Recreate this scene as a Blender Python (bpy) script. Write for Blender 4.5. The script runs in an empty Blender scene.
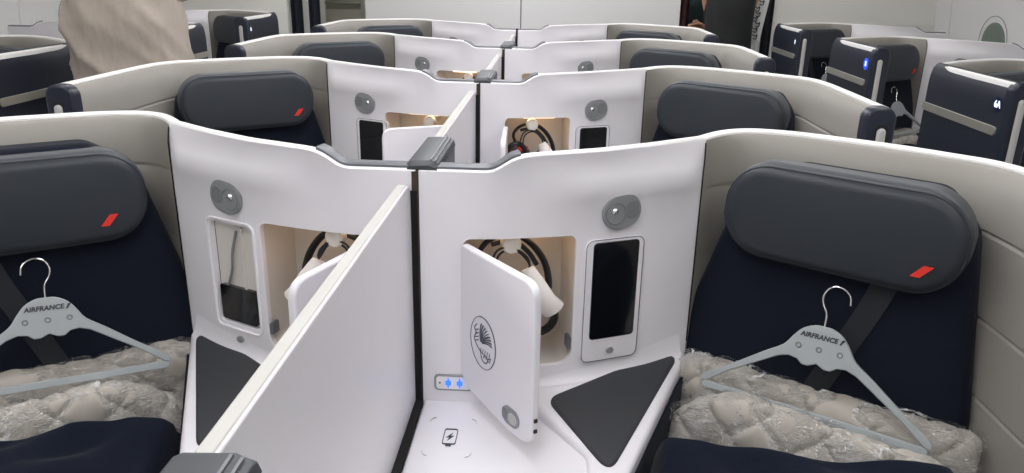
import bpy, bmesh, math, random
from mathutils import Vector, Matrix
C = bpy.context.scene.collection
PI = math.pi
PITCH = 1.1
random.seed(4)

# ------------------------------------------------------------------ materials
def mat(name, col, rough=.5, metal=0, coat=0, bump=None, emit=None, estr=0, spec=.5, sheen=0, var=None):
    m = bpy.data.materials.new(name); m.use_nodes = True
    nt = m.node_tree; b = nt.nodes['Principled BSDF']
    b.inputs['Base Color'].default_value = (*col, 1)
    b.inputs['Roughness'].default_value = rough
    b.inputs['Metallic'].default_value = metal
    b.inputs['Coat Weight'].default_value = coat
    b.inputs['Coat Roughness'].default_value = .15
    b.inputs['Specular IOR Level'].default_value = spec
    b.inputs['Sheen Weight'].default_value = sheen
    if emit:
        b.inputs['Emission Color'].default_value = (*emit, 1)
        b.inputs['Emission Strength'].default_value = estr
    tc = nt.nodes.new('ShaderNodeTexCoord')
    if bump:
        sc, st, dist = bump[:3]
        n = nt.nodes.new('ShaderNodeTexNoise'); n.inputs['Scale'].default_value = sc
        n.inputs['Detail'].default_value = 3
        if len(bump) > 3:
            mp = nt.nodes.new('ShaderNodeMapping'); mp.inputs['Scale'].default_value = bump[3]
            nt.links.new(tc.outputs['Object'], mp.inputs[0]); nt.links.new(mp.outputs[0], n.inputs['Vector'])
        else:
            nt.links.new(tc.outputs['Object'], n.inputs['Vector'])
        bp = nt.nodes.new('ShaderNodeBump'); bp.inputs['Strength'].default_value = st; bp.inputs['Distance'].default_value = dist
        nt.links.new(n.outputs['Fac'], bp.inputs['Height']); nt.links.new(bp.outputs[0], b.inputs['Normal'])
    if var:
        n = nt.nodes.new('ShaderNodeTexNoise'); n.inputs['Scale'].default_value = var[0]
        nt.links.new(tc.outputs['Object'], n.inputs['Vector'])
        mx = nt.nodes.new('ShaderNodeMix'); mx.data_type = 'RGBA'
        mx.inputs[6].default_value = (*[c*(1-var[1]) for c in col], 1)
        mx.inputs[7].default_value = (*[min(1, c*(1+var[1])) for c in col], 1)
        nt.links.new(n.outputs['Fac'], mx.inputs[0]); nt.links.new(mx.outputs[2], b.inputs['Base Color'])
    return m

WHITE = mat('white_lacquer', (.82, .80, .835), .38, coat=.15)
PEDGE = mat('panel_edge_grey', (.50, .49, .46), .5)
RIM = mat('white_rim', (.86, .85, .84), .35)
BEIGE = mat('beige_leatherette', (.28, .262, .236), .55, bump=(160, .12, .002))
NAVYF = mat('navy_fabric', (.0032, .0062, .015), .9, spec=.25, sheen=.05, bump=(420, .3, .002), var=(300, .3))
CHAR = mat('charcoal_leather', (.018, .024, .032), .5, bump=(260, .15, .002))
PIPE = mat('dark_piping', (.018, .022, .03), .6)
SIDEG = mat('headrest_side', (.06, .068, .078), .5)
PAD = mat('armrest_grey', (.032, .034, .039), .62, bump=(300, .15, .001))
NAVYP = mat('navy_plastic', (.008, .012, .028), .4, coat=.1)
NAVYD = mat('navy_door_panel', (.007, .011, .024), .5, var=(60, .1))
SILV = mat('satin_metal', (.42, .41, .36), .4, metal=.6)
HANDLE = mat('pale_handle', (.52, .51, .49), .4)
GTRIM = mat('grey_trim', (.11, .115, .13), .45)
CAPG = mat('cap_grey', (.042, .048, .054), .5, bump=(120, .1, .001))
CAPS = mat('cap_side_grey', (.085, .095, .12), .45)
LAMPG = mat('lamp_grey', (.25, .26, .27), .4)
LAMPD = mat('lamp_dark_grey', (.18, .19, .195), .4)
CHROME = mat('chrome', (.8, .8, .8), .18, metal=1)
SCREEN = mat('black_glass', (.004, .005, .008), .06, coat=.5)
BLACK = mat('black_plastic', (.008, .008, .009), .45)
GAP = mat('dark_gap', (.004, .004, .004), .9)
BRUSH = mat('brown_brush', (.055, .038, .028), .9, bump=(900, .6, .004, (1, 1, .1)), var=(400, .5))
RED = mat('red_tab', (.75, .03, .015), .6)
KNOBM = mat('pearl_knob', (.95, .9, .82), .25, coat=.4)
WARM = mat('warm_lamp', (1, .8, .5), .5, emit=(1, .66, .38), estr=5.0)
NICHE = mat('niche_lining', (.62, .58, .53), .5)
BLUE = mat('blue_light', (.01, .03, .4), .4, emit=(.02, .12, 1), estr=2.2)
NUML = mat('lit_number', (.8, .85, 1), .4, emit=(.75, .85, 1), estr=1.5)
BADGE = mat('dark_badge', (.008, .012, .05), .3)
TBLUE = mat('lit_blue_badge', (.01, .03, .5), .3, emit=(.01, .06, .9), estr=1.4)
HANG = mat('hanger_grey', (.36, .39, .40), .42)
INK = mat('dark_ink', (.03, .035, .05), .6)
MARK = mat('emblem_grey', (.10, .11, .14), .5)
BLANK = mat('navy_blanket_cloth', (.0035, .0065, .016), .9, spec=.2, sheen=.05, bump=(40, .5, .006))
QUILT = mat('quilted_cloth', (.50, .46, .405), .8, bump=(30, .25, .004))
PAPER = mat('white_paper_sleeve', (.85, .80, .76), .7)
REDP = mat('red_pouch', (.8, .06, .06), .5)
STRAP = mat('belt_webbing', (.011, .014, .019), .75, bump=(700, .4, .001))
SKIN = mat('skin', (.55, .29, .19), .55)
REFL_PALE = mat('cream_reflection', (.66, .62, .58), .45)  # pale reflection in the tablet glass, put into the colour
REFL_LINE = mat('grey_reflection_line', (.22, .22, .24), .5)  # grey line within the same painted reflection

def plastic_wrap_mat():
    m = bpy.data.materials.new('clear_crinkled_plastic'); m.use_nodes = True
    nt = m.node_tree; nt.nodes.clear(); L = nt.links.new
    out = nt.nodes.new('ShaderNodeOutputMaterial'); mix = nt.nodes.new('ShaderNodeMixShader')
    tr = nt.nodes.new('ShaderNodeBsdfTransparent'); gl = nt.nodes.new('ShaderNodeBsdfGlossy')
    tr.inputs[0].default_value = (.99, .99, .99, 1)
    gl.inputs['Roughness'].default_value = .10; gl.inputs['Color'].default_value = (1, 1, 1, 1)
    tc = nt.nodes.new('ShaderNodeTexCoord')
    mp = nt.nodes.new('ShaderNodeMapping'); mp.inputs['Scale'].default_value = (1, 1, 1.8)
    mp.inputs['Rotation'].default_value = (.3, .2, .6)
    v = nt.nodes.new('ShaderNodeTexVoronoi'); v.feature = 'DISTANCE_TO_EDGE'; v.inputs['Scale'].default_value = 17
    n = nt.nodes.new('ShaderNodeTexNoise'); n.inputs['Scale'].default_value = 26; n.inputs['Detail'].default_value = 4
    n.inputs['Distortion'].default_value = 1.5
    ad = nt.nodes.new('ShaderNodeMath'); ad.operation = 'ADD'
    L(tc.outputs['Object'], mp.inputs[0]); L(mp.outputs[0], n.inputs['Vector'])
    mv = nt.nodes.new('ShaderNodeMixRGB'); mv.inputs[0].default_value = .25
    L(mp.outputs[0], mv.inputs[1]); L(n.outputs['Color'], mv.inputs[2]); L(mv.outputs[0], v.inputs['Vector'])
    L(n.outputs['Fac'], ad.inputs[0]); L(v.outputs['Distance'], ad.inputs[1])
    bp = nt.nodes.new('ShaderNodeBump'); bp.inputs['Strength'].default_value = 1; bp.inputs['Distance'].default_value = .02
    L(ad.outputs[0], bp.inputs['Height']); L(bp.outputs[0], gl.inputs['Normal'])
    fr = nt.nodes.new('ShaderNodeLayerWeight'); fr.inputs['Blend'].default_value = .25; L(bp.outputs[0], fr.inputs['Normal'])
    ge = nt.nodes.new('ShaderNodeNewGeometry'); iv = nt.nodes.new('ShaderNodeMath'); iv.operation = 'SUBTRACT'; iv.inputs[0].default_value = 1
    L(ge.outputs['Backfacing'], iv.inputs[1]); mu = nt.nodes.new('ShaderNodeMath'); mu.operation = 'MULTIPLY'; L(iv.outputs[0], mu.inputs[1])
    ma = nt.nodes.new('ShaderNodeMath'); ma.operation = 'MULTIPLY_ADD'; ma.inputs[1].default_value = .7; ma.inputs[2].default_value = .18
    ma.use_clamp = True
    L(fr.outputs['Fresnel'], ma.inputs[0]); L(ma.outputs[0], mu.inputs[0]); L(mu.outputs[0], mix.inputs[0]); L(tr.outputs[0], mix.inputs[1]); L(gl.outputs[0], mix.inputs[2])
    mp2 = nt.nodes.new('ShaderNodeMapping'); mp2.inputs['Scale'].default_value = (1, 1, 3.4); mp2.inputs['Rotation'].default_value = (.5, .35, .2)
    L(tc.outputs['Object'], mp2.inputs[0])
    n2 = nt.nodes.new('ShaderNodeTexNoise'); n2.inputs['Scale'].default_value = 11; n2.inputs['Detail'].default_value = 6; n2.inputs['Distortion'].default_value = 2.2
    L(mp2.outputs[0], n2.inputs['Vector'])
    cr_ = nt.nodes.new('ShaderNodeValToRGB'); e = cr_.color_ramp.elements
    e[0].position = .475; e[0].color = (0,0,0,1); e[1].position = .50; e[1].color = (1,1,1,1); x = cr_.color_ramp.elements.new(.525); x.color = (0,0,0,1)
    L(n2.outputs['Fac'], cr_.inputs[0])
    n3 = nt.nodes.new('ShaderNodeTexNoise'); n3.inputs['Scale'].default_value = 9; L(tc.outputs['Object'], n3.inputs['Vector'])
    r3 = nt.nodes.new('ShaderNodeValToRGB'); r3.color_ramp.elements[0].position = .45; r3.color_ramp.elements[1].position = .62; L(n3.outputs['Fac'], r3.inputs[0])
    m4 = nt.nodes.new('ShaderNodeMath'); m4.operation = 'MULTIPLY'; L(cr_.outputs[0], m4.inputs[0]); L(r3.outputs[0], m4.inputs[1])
    df = nt.nodes.new('ShaderNodeBsdfDiffuse'); df.inputs[0].default_value = (.95,.95,.95,1)  # white streaks painted in as glints on the crinkled wrap
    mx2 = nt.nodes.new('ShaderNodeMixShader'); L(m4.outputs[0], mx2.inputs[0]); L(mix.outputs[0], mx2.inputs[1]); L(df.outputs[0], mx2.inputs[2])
    L(mx2.outputs[0], out.inputs[0])
    return m
WRAP = plastic_wrap_mat()

# ------------------------------------------------------------------ basic helpers
S = 1; OX = 0.0; OY = 0.0                        # mirror sign and place of the suite being built
def TR(p): return Vector((p[0]*S+OX, p[1]+OY, p[2]))
def wloc(o):
    v = Vector((0, 0, 0))
    while o is not None: v += o.location; o = o.parent
    return v
def mk(name, verts, faces, m, parent=None, smooth=True, raw=False, bev=0, seg=2, sub=0):
    """one mesh object; coordinates are suite coordinates (mirrored, shifted) unless raw"""
    if not raw: verts = [TR(v) for v in verts]
    base = wloc(parent)
    me = bpy.data.meshes.new(name)
    flip = (S < 0 and not raw)
    me.from_pydata([tuple(Vector(v)-base) for v in verts], [], [tuple(reversed(f)) if flip else tuple(f) for f in faces])
    bm = bmesh.new(); bm.from_mesh(me); bmesh.ops.recalc_face_normals(bm, faces=bm.faces); bm.to_mesh(me); bm.free()
    me.materials.append(m)
    for p in me.polygons: p.use_smooth = smooth
    o = bpy.data.objects.new(name, me); C.objects.link(o)
    if parent is not None: o.parent = parent
    if bev:
        b = o.modifiers.new('bevel', 'BEVEL'); b.width = bev; b.segments = seg; b.limit_method = 'ANGLE'; b.angle_limit = .6
        b.harden_normals = False
    if sub:
        s = o.modifiers.new('sub', 'SUBSURF'); s.levels = sub; s.render_levels = sub
    if smooth and not sub: sharp(me, .7)
    return o
def sharp(me, ang):
    bm = bmesh.new(); bm.from_mesh(me)
    for e in bm.edges:
        if len(e.link_faces) == 2 and e.calc_face_angle(0) > ang: e.smooth = False
    bm.to_mesh(me); bm.free()
def tag(o, label=None, cat=None, group=None, kind=None):
    if label: o['label'] = label
    if cat: o['category'] = cat
    if group: o['group'] = group
    if kind: o['kind'] = kind
    return o
def empty(name, loc, label=None, cat=None, group=None, raw=False):
    o = bpy.data.objects.new(name, None); C.objects.link(o)
    o.location = Vector(loc) if raw else TR(loc); o.empty_display_size = .05
    return tag(o, label, cat, group)
class MB:
    def __init__(s): s.v = []; s.f = []
    def add(s, vs, fs):
        n = len(s.v); s.v += [Vector(v) for v in vs]; s.f += [[i+n for i in f] for f in fs]; return s
    def box(s, a, b):
        (x0, y0, z0), (x1, y1, z1) = a, b
        return s.add([(x0,y0,z0),(x1,y0,z0),(x1,y1,z0),(x0,y1,z0),(x0,y0,z1),(x1,y0,z1),(x1,y1,z1),(x0,y1,z1)],
                     [(0,3,2,1),(4,5,6,7),(0,1,5,4),(1,2,6,5),(2,3,7,6),(3,0,4,7)])
    def tube(s, pts, r, n=8, closed=False, flat=None):
        pts = [Vector(p) for p in pts]; m = len(pts); base = len(s.v); up = None
        for i, p in enumerate(pts):
            if closed: t = (pts[(i+1) % m]-pts[i-1]).normalized()
            else: t = (pts[min(i+1, m-1)]-pts[max(i-1, 0)]).normalized()
            if up is None: up = Vector((0,0,1)) if abs(t.z) < .9 else Vector((1,0,0))
            u = (up-t*up.dot(t)).normalized(); w = t.cross(u); up = u
            rr = r[i] if isinstance(r, (list, tuple)) else r
            for k in range(n):
                a = 2*PI*k/n; s.v.append(p+u*math.cos(a)*rr+w*math.sin(a)*rr*(flat or 1))
        last = m if closed else m-1
        for i in range(last):
            for k in range(n):
                a = base+i*n+k; b = base+i*n+(k+1) % n; c = base+((i+1) % m)*n+(k+1) % n; d = base+((i+1) % m)*n+k
                s.f.append([a, b, c, d])
        if not closed:
            s.f.append([base+k for k in range(n)][::-1]); s.f.append([base+(m-1)*n+k for k in range(n)])
        return s
    def prism(s, out, fr, d0, d1):
        O, U, V, N = fr; n = len(out)
        vs = [O+U*a+V*b+N*d0 for a, b in out]+[O+U*a+V*b+N*d1 for a, b in out]
        return s.add(vs, [list(range(n))[::-1], list(range(n, 2*n))]+[[i, (i+1) % n, n+(i+1) % n, n+i] for i in range(n)])
    def ball(s, c, r, n=12, m=8, sc=(1,1,1)):
        c = Vector(c); vs = []; fs = []
        for i in range(m+1):
            for k in range(n):
                a = PI*i/m; b = 2*PI*k/n
                vs.append(c+Vector((math.sin(a)*math.cos(b)*r*sc[0], math.sin(a)*math.sin(b)*r*sc[1], math.cos(a)*r*sc[2])))
        for i in range(m):
            for k in range(n): fs.append([i*n+k, i*n+(k+1) % n, (i+1)*n+(k+1) % n, (i+1)*n+k])
        return s.add(vs, fs)
    def build(s, name, m, parent=None, **k): return mk(name, s.v, s.f, m, parent, **k)

def frame(O, U, V=(0,0,1)):
    """O origin, U across, V up, N out towards the viewer side"""
    O = Vector(O); U = Vector(U).normalized(); V = Vector(V); V = (V-U*V.dot(U)).normalized()
    return O, U, V, U.cross(V)
def rr(w, h, r, n=6, cx=0, cy=0):
    """rounded rectangle outline; r one radius or four (br, tr, tl, bl)"""
    rs = r if isinstance(r, (tuple, list)) else (r,)*4
    o = []
    for (sx, sy, a0), q in zip(((1,-1,-PI/2), (1,1,0), (-1,1,PI/2), (-1,-1,PI)), rs):
        x = cx+sx*(w/2-q); y = cy+sy*(h/2-q)
        for k in range(n+1): a = a0+PI/2*k/n; o.append((x+math.cos(a)*q, y+math.sin(a)*q))
    return o
def rpoly(pts, rad, n=5):
    """polygon with rounded corners"""
    m = len(pts); o = []
    for i in range(m):
        p = Vector(pts[i]).to_2d(); a = Vector(pts[i-1]).to_2d()-p; b = Vector(pts[(i+1) % m]).to_2d()-p
        r = rad[i] if isinstance(rad, (tuple, list)) else rad
        if r <= 0: o.append(tuple(p)); continue
        la, lb = a.length, b.length; a.normalize(); b.normalize()
        th = a.angle(b); d = min(r/math.tan(th/2), la*.48, lb*.48)
        p0 = p+a*d; p1 = p+b*d
        for k in range(n+1):
            t = k/n; o.append(tuple(p0*(1-t)**2+p*2*t*(1-t)+p1*t*t))
    return o
def inset(out, d):
    m = len(out); o = []
    area = sum(out[i][0]*out[(i+1) % m][1]-out[(i+1) % m][0]*out[i][1] for i in range(m))
    sg = 1 if area > 0 else -1
    for i in range(m):
        p = Vector(out[i]); j = 1
        a = Vector(out[i-1]); b = Vector(out[(i+1) % m]); t = (b-a)
        if t.length < 1e-9: t = Vector((1, 0))
        t.normalize(); o.append((p.x-t.y*d*sg, p.y+t.x*d*sg))
    return o
def puff(mb, out, fr, d0, d1, r, dome=0, n=5):
    """cushion like slab: side wall from d0, edge rounded with radius r, front at d1, slightly domed"""
    O, U, V, N = fr; m = len(out); rings = []
    rings.append((0, d0))
    for k in range(n+1):
        a = PI/2*k/n; rings.append((r*(1-math.cos(a)), d1-r+r*math.sin(a)))
    base = len(mb.v)
    for ins, d in rings:
        for a, b in inset(out, ins): mb.v.append(O+U*a+V*b+N*d)
    cx = sum(p[0] for p in out)/m; cy = sum(p[1] for p in out)/m
    last = inset(out, rings[-1][0]); q = 4
    for k in range(1, q):
        t = 1-k/q
        for a, b in last: mb.v.append(O+U*(cx+(a-cx)*t)+V*(cy+(b-cy)*t)+N*(d1+dome*(1-t*t)))
    tot = len(rings)+q-1
    for i in range(tot-1):
        for k in range(m): mb.f.append([base+i*m+k, base+i*m+(k+1) % m, base+(i+1)*m+(k+1) % m, base+(i+1)*m+k])
    mb.v.append(O+U*cx+V*cy+N*(d1+dome)); c = len(mb.v)-1
    for k in range(m): mb.f.append([base+(tot-1)*m+k, base+(tot-1)*m+(k+1) % m, c])
    mb.f.append([base+k for k in range(m)][::-1])
    return mb
def cr(pts, n):
    """Catmull-Rom through control points, n samples per span"""
    P = [Vector(p) for p in pts]; P = [P[0]*2-P[1]]+P+[P[-1]*2-P[-2]]; o = []
    for i in range(1, len(P)-2):
        for k in range(n):
            t = k/n; a, b, c, d = P[i-1:i+3]
            o.append(.5*((2*b)+(c-a)*t+(2*a-5*b+4*c-d)*t*t+(3*b-a-3*c+d)*t**3))
    o.append(P[-2]); return o
def sweep(mb, curve, prof, closed_prof=True, zt=None):
    """curve: plan points; prof: (offset to the back, z) ring"""
    n = len(curve); k = len(prof(0) if callable(prof) else prof); base = len(mb.v)
    for i, p in enumerate(curve):
        a = curve[max(i-1, 0)]; b = curve[min(i+1, n-1)]; t = Vector((b[0]-a[0], b[1]-a[1])).normalized(); nb = Vector((-t.y, t.x))
        for d, z in (prof(i) if callable(prof) else prof): mb.v.append(Vector((p[0]+nb.x*d, p[1]+nb.y*d, z)))
    for i in range(n-1):
        for j in range(k if closed_prof else k-1):
            mb.f.append([base+i*k+j, base+(i+1)*k+j, base+(i+1)*k+(j+1) % k, base+i*k+(j+1) % k])
    if closed_prof: mb.f.append([base+j for j in range(k)]); mb.f.append([base+(n-1)*k+j for j in range(k)][::-1])
    return mb
def textmesh(name, body, size, m, parent, fr, depth=.0006, bold=0, shear=0, align='CENTER', raw=False, sx=1):
    """flat lettering lying on a frame, never mirrored"""
    cu = bpy.data.curves.new(name, 'FONT'); cu.body = body; cu.size = size; cu.extrude = depth; cu.align_x = align; cu.align_y = 'CENTER'
    cu.offset = bold; cu.shear = shear; cu.resolution_u = 3
    t = bpy.data.objects.new(name+'_src', cu); C.objects.link(t); bpy.context.view_layer.update()
    me = bpy.data.meshes.new_from_object(t.evaluated_get(bpy.context.evaluated_depsgraph_get()))
    bpy.data.objects.remove(t); O, U, V, N = fr; base = wloc(parent)
    for v in me.vertices:
        v.co = O+U*v.co.x*sx+V*v.co.y+N*v.co.z-base
    me.materials.clear(); me.materials.append(m)
    o = bpy.data.objects.new(name, me); C.objects.link(o); o.parent = parent
    return o
def TF(fr):
    """frame in world space with U always running to the viewer's right"""
    O, U, V, N = fr; O2 = TR(O); U2 = Vector((U.x*S, U.y, U.z)); V2 = Vector((V.x*S, V.y, V.z)); N2 = Vector((N.x*S, N.y, N.z))
    if S < 0: U2 = -U2
    return O2, U2, V2, N2
def boolcut(o, cutters):
    for c in cutters:
        b = o.modifiers.new('cut', 'BOOLEAN'); b.operation = 'DIFFERENCE'; b.object = c; b.solver = 'EXACT'
    bpy.context.view_layer.update()
    me = bpy.data.meshes.new_from_object(o.evaluated_get(bpy.context.evaluated_depsgraph_get()))
    o.modifiers.clear(); o.data = me
    for p in me.polygons: p.use_smooth = True
    sharp(me, .6)
    for c in cutters: bpy.data.objects.remove(c)

# ------------------------------------------------------------------ suite geometry (suite coordinates, right-hand version)
RIMC = [(.527,.186),(.572,.24),(.615,.268),(.66,.272),(.73,.248),(.86,.165),(.945,.092),(.993,.04),(1.014,-.04),(1.018,-.2),(1.018,-.35),(1.018,-.49)]
INC = [(.524,.168),(.548,.200),(.60,.235),(.65,.235),(.71,.205),(.80,.14),(.89,.075),(.94,.02),(.963,-.06),(.968,-.2),(.974,-.35),(.978,-.49)]
CRIM = [(.003,.0,1.188),(.06,.0,1.188),(.127,.0,1.188),(.138,.0,1.190),(.152,.001,1.201),(.170,.004,1.2115),(.192,.010,1.2165),(.25,.026,1.219),(.32,.048,1.221),(.43,.112,1.222),(.527,.186,1.222)]
CIN = [(.003,.0),(.06,.0),(.127,.005),(.138,.007),(.152,.010),(.170,.014),(.192,.019),(.25,.034),(.32,.058),(.43,.108),(.524,.168)]
rimw = cr([(x, y, 0) for x, y in RIMC], 5); inw = cr([(x, y, 0) for x, y in INC], 5)
def lin(P, x, c):
    for a, b in zip(P, P[1:]):
        if x <= b[0]: return a[c]+(b[c]-a[c])*(x-a[0])/(b[0]-a[0])
    return P[-1][c]
def sm(L, n):
    for _ in range(n): L = [L[0]]+[(L[i-1]+2*L[i]+L[i+1])/4 for i in range(1, len(L)-1)]+[L[-1]]
    return L
NX = 64
_x = [.003+.521*i/NX for i in range(NX+1)]
_ry = sm([lin(CRIM, x, 1) for x in _x], 4); _rz = sm([lin(CRIM, x, 2) for x in _x], 2); _iy = sm([lin(CIN, x, 1) for x in _x], 6)
crim = [Vector((x+.003*max(0, (x-.45)/.074), a, b)) for x, a, b in zip(_x, _ry, _rz)]
cin = [Vector((x, a, 0)) for x, a in zip(_x, _iy)]
def wall_y(x):
    for a, b in zip(cin, cin[1:]):
        if a.x <= x <= b.x: return a.y+(b.y-a.y)*(x-a.x)/(b.x-a.x)
    return cin[-1].y
def wframe(x0, x1, z=0, lift=0):
    a = Vector((x0, wall_y(x0), z)); b = Vector((x1, wall_y(x1), z)); fr = frame(a, b-a)
    return fr[0]+fr[3]*lift, fr[1], fr[2], fr[3]
TX0, TX1 = .310, .403
KP = Vector((.613, .275, 0)); KT = Vector((.816, -.578, 0)).normalized(); KN = Vector((-.578, -.816, 0)).normalized()
def bframe(off, z, lean=0):
    V = Vector((0,0,1))-KN*lean
    return frame(KP+KN*off+Vector((0,0,z)), KT, V)

ROLL = [(0,1.213),(.06,1.2155),(.2,1.2155),(.4,1.211),(.6,1.200),(.78,1.182),(.9,1.160),(.97,1.138),(1,1.125)]
def liner_levels():
    L = list(ROLL)
    for gz in (1.118, .975, .845):
        L += [(1, gz+.005), (.93, gz+.0012), (.93, gz-.0012), (1, gz-.005)]
    L += [(1, .60), (1, .12)]
    return L

def build_suite(s, ox, row_y, label, kind, group, door=None, stuff='full', num=None, numcol=None, left_reflection=False, detail=True):
    global S, OX, OY
    S, OX, OY = s, ox, row_y
    root = empty('business_class_suite', (.6, .1, 0), label, 'suite', group)
    # outer shell with white top rim
    mb = MB()
    prof = [(.0,.10),(.0,1.207),(.002,1.218),(.007,1.222),(.017,1.222),(.023,1.218),(.026,1.207),(.026,.10)]
    sweep(mb, rimw, prof); mb.build('outer_shell', RIM, root)
    # white rim over the console part and the low grey trim round the notch
    i0 = next(i for i, p in enumerate(crim) if p.x >= .176)
    part = crim
    mb = MB(); sweep(mb, part, lambda i: [(.0025,part[i].z-.008),(.0035,part[i].z-.003),(.006,part[i].z),(.018,part[i].z),(.024,part[i].z-.004),(.026,part[i].z-.05)])
    mb.build('console_rim', RIM, root)
    part2 = crim[:i0+1]
    mb = MB(); sweep(mb, part2, lambda i: [(.006,part2[i].z-.005),(.0075,part2[i].z+.004),(.012,part2[i].z+.0055),(.036,part2[i].z+.0055),(.043,part2[i].z),(.043,part2[i].z-.06)])
    mb.build('notch_trim', GTRIM, root)
    # lower rear box behind the console, closed to the aisle side
    bk = crim[4:-1:3]; mb = MB(); sweep(mb, bk, [(.020,1.17),(.034,1.16),(.150,1.08),(.150,.03),(.138,.03),(.138,1.076),(.028,1.148)])
    mb.build('rear_cover', RIM, root)
    # liner, beige
    L = liner_levels(); k = len(L); n = len(rimw); mb2 = MB()
    for i in range(n):
        for w, z in L:
            r_, i_ = rimw[i], inw[i]; mb2.v.append(Vector((r_.x+(i_.x-r_.x)*w, r_.y+(i_.y-r_.y)*w, z)))
    for i in range(n-1):
        for j in range(k-1): mb2.f.append([i*k+j, (i+1)*k+j, (i+1)*k+j+1, i*k+j+1])
    mb2.build('side_liner', BEIGE, root)
    # dark shadow gap strip between white console and liner
    mbg = MB(); mbg.tube([(.5265,.181,1.212),(.5262,.176,1.205),(.5252,.1675,1.185),(.5245,.1655,1.15),(.5245,.1655,.80)], .0014, 6); mbg.build('seam_line', GAP, root)
    # white console wall
    NZ = [(0,0),(.03,.001),(.12,.004),(.3,.012),(.55,.028),(.75,.045),(.9,.068),(.97,.09),(1,.11)]
    zl = [1.05, 1.0, .93, .85, .77, .70]
    n = len(crim); rows = len(NZ)+len(zl); mb3 = MB()
    for i in range(n):
        zt = crim[i].z-.003
        r_, i_ = crim[i], cin[i]
        a = cin[max(i-1,0)]; b = cin[min(i+1,n-1)]; t = Vector((b.x-a.x, b.y-a.y)).normalized(); nf = Vector((t.y, -t.x))
        for j in range(rows):
            if j < len(NZ): w, dz = NZ[j]; z = zt-dz
            else: w = 1; z = zl[j-len(NZ)]
            bul = .013*math.exp(-((z-1.150)/.028)**2)*min(1, max(0, (crim[i].x-.2)/.1))*(1 if crim[i].x < .5 else max(0, (.527-crim[i].x)/.03))
            mb3.v.append(Vector((r_.x+(i_.x-r_.x)*w+nf.x*bul, r_.y+(i_.y-r_.y)*w+nf.y*bul, z)))
        for j in range(rows):
            v = mb3.v[i*2*rows+j]; mb3.v.append(Vector((v.x-nf.x*.010, v.y-nf.y*.010, v.z-(.004 if j < 3 else 0))))
    R2 = 2*rows
    for i in range(n-1):
        for j in range(rows-1):
            mb3.f.append([i*R2+j, (i+1)*R2+j, (i+1)*R2+j+1, i*R2+j+1])
            mb3.f.append([i*R2+rows+j+1, (i+1)*R2+rows+j+1, (i+1)*R2+rows+j, i*R2+rows+j])
        mb3.f.append([i*R2, i*R2+rows, (i+1)*R2+rows, (i+1)*R2]); mb3.f.append([i*R2+rows-1, (i+1)*R2+rows-1, (i+1)*R2+R2-1, i*R2+R2-1])
    for j in range(rows-1):
        mb3.f.append([j, j+1, rows+j+1, rows+j]); q = (n-1)*R2; mb3.f.append([q+rows+j, q+rows+j+1, q+j+1, q+j])
    wall = mb3.build('console_wall', WHITE, root)
    nf_ = wframe(.08, .30)
    nw = (Vector((.30, wall_y(.30)))-Vector((.08, wall_y(.08)))).length
    nw += (-.016 if s > 0 else .010)
    up_ = 0 if kind == 'near' else .018
    nout = rr(nw, .262+up_, (.03,.014,.014,.03), 5, nw/2, .931+up_/2)
    tf_ = wframe(.332, .432) if left_reflection else wframe(TX0, TX1, 0, .002)
    tx0, tx1 = (.332, .432) if left_reflection else (TX0, TX1)
    if detail:
        c1 = MB().prism(nout, nf_, -.04, .05).build('cutter', WHITE)
        cut = [c1]
        if left_reflection:
            tw = (Vector((.432, wall_y(.432)))-Vector((.332, wall_y(.332)))).length
            pout = rr(tw, .215, .012, 4, tw/2, .938)
            cut.append(MB().prism(pout, tf_, -.012, .05).build('cutter', WHITE))
        boolcut(wall, cut)
        # niche liner
        mb = MB(); O, U, V, N = nf_; m = len(nout)
        big = inset(nout, -.0006)
        mb.v += [O+U*a+V*b-N*.004 for a, b in big]+[O+U*a+V*b-N*.115 for a, b in big]
        mb.f += [[i, (i+1) % m, m+(i+1) % m, m+i] for i in range(m)]+[list(range(m, 2*m))]
        mb.build('storage_niche', NICHE, root)
        # edge ring of the opening
        mb = MB().tube([O+U*a+V*b+N*.0005 for a, b in inset(nout, -.001)], .0014, 6, closed=True); mb.build('niche_edge', RIM, root)
        l_ = MB().prism(rr(.12,.02,.006,3,.10,1.052), nf_, -.075, -.035)
        zz = MB(); fr2 = (O+V*(1.0585+up_)-N*.045, U, N, -V); zz.prism(rr(.11,.03,.01,3,.115,0), fr2, 0, .004); zz.build('niche_lamp', WARM, root)
        st = MB().prism(rr(.008,.024,.002,3,nw-.006,.842), nf_, -.02, .001); st.build('door_catch', GTRIM, root)
    # tablet bay
    tw = (Vector((tx1, wall_y(tx1)))-Vector((tx0, wall_y(tx0)))).length
    if left_reflection:  # cream back, rib and diagonal line imitate a reflection in the screen
        O, U, V, N = tf_
        p = MB().prism(rr(tw-.001,.2145,.012,4,tw/2,.938), tf_, -.014, -.011).prism(rr(.004,.20,.001,2,tw*.32,.938), tf_, -.011, -.005)
        bay = p.build('tablet_reflection', REFL_PALE, root)
        MB().prism(rr(tw-.014,.075,.006,4,tw/2+.002,.873), tf_, -.011, -.003).build('tablet', SCREEN, root)
        pts = cr([O+U*(tw*.45)+V*1.03-N*.008, O+U*(tw*.55)+V*.985-N*.004, O+U*(tw*.62)+V*.945-N*.005, O+U*(tw*.78)+V*.905-N*.006], 5)
        MB().tube(pts, .0028, 6).build('reflection_line', REFL_LINE, root)
        MB().tube([O+U*a+V*b+N*.0015 for a, b in rr(tw+.014,.232,.016,5,tw/2,.936)], .003, 6, closed=True).build('tablet_frame', WHITE, root)
    else:
        fr0 = MB().prism(rr(tw+.018,.25,.014,5,tw/2,.925), tf_, -.012, .0035); f = fr0.build('tablet_frame', WHITE, root, bev=.0015)
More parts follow.
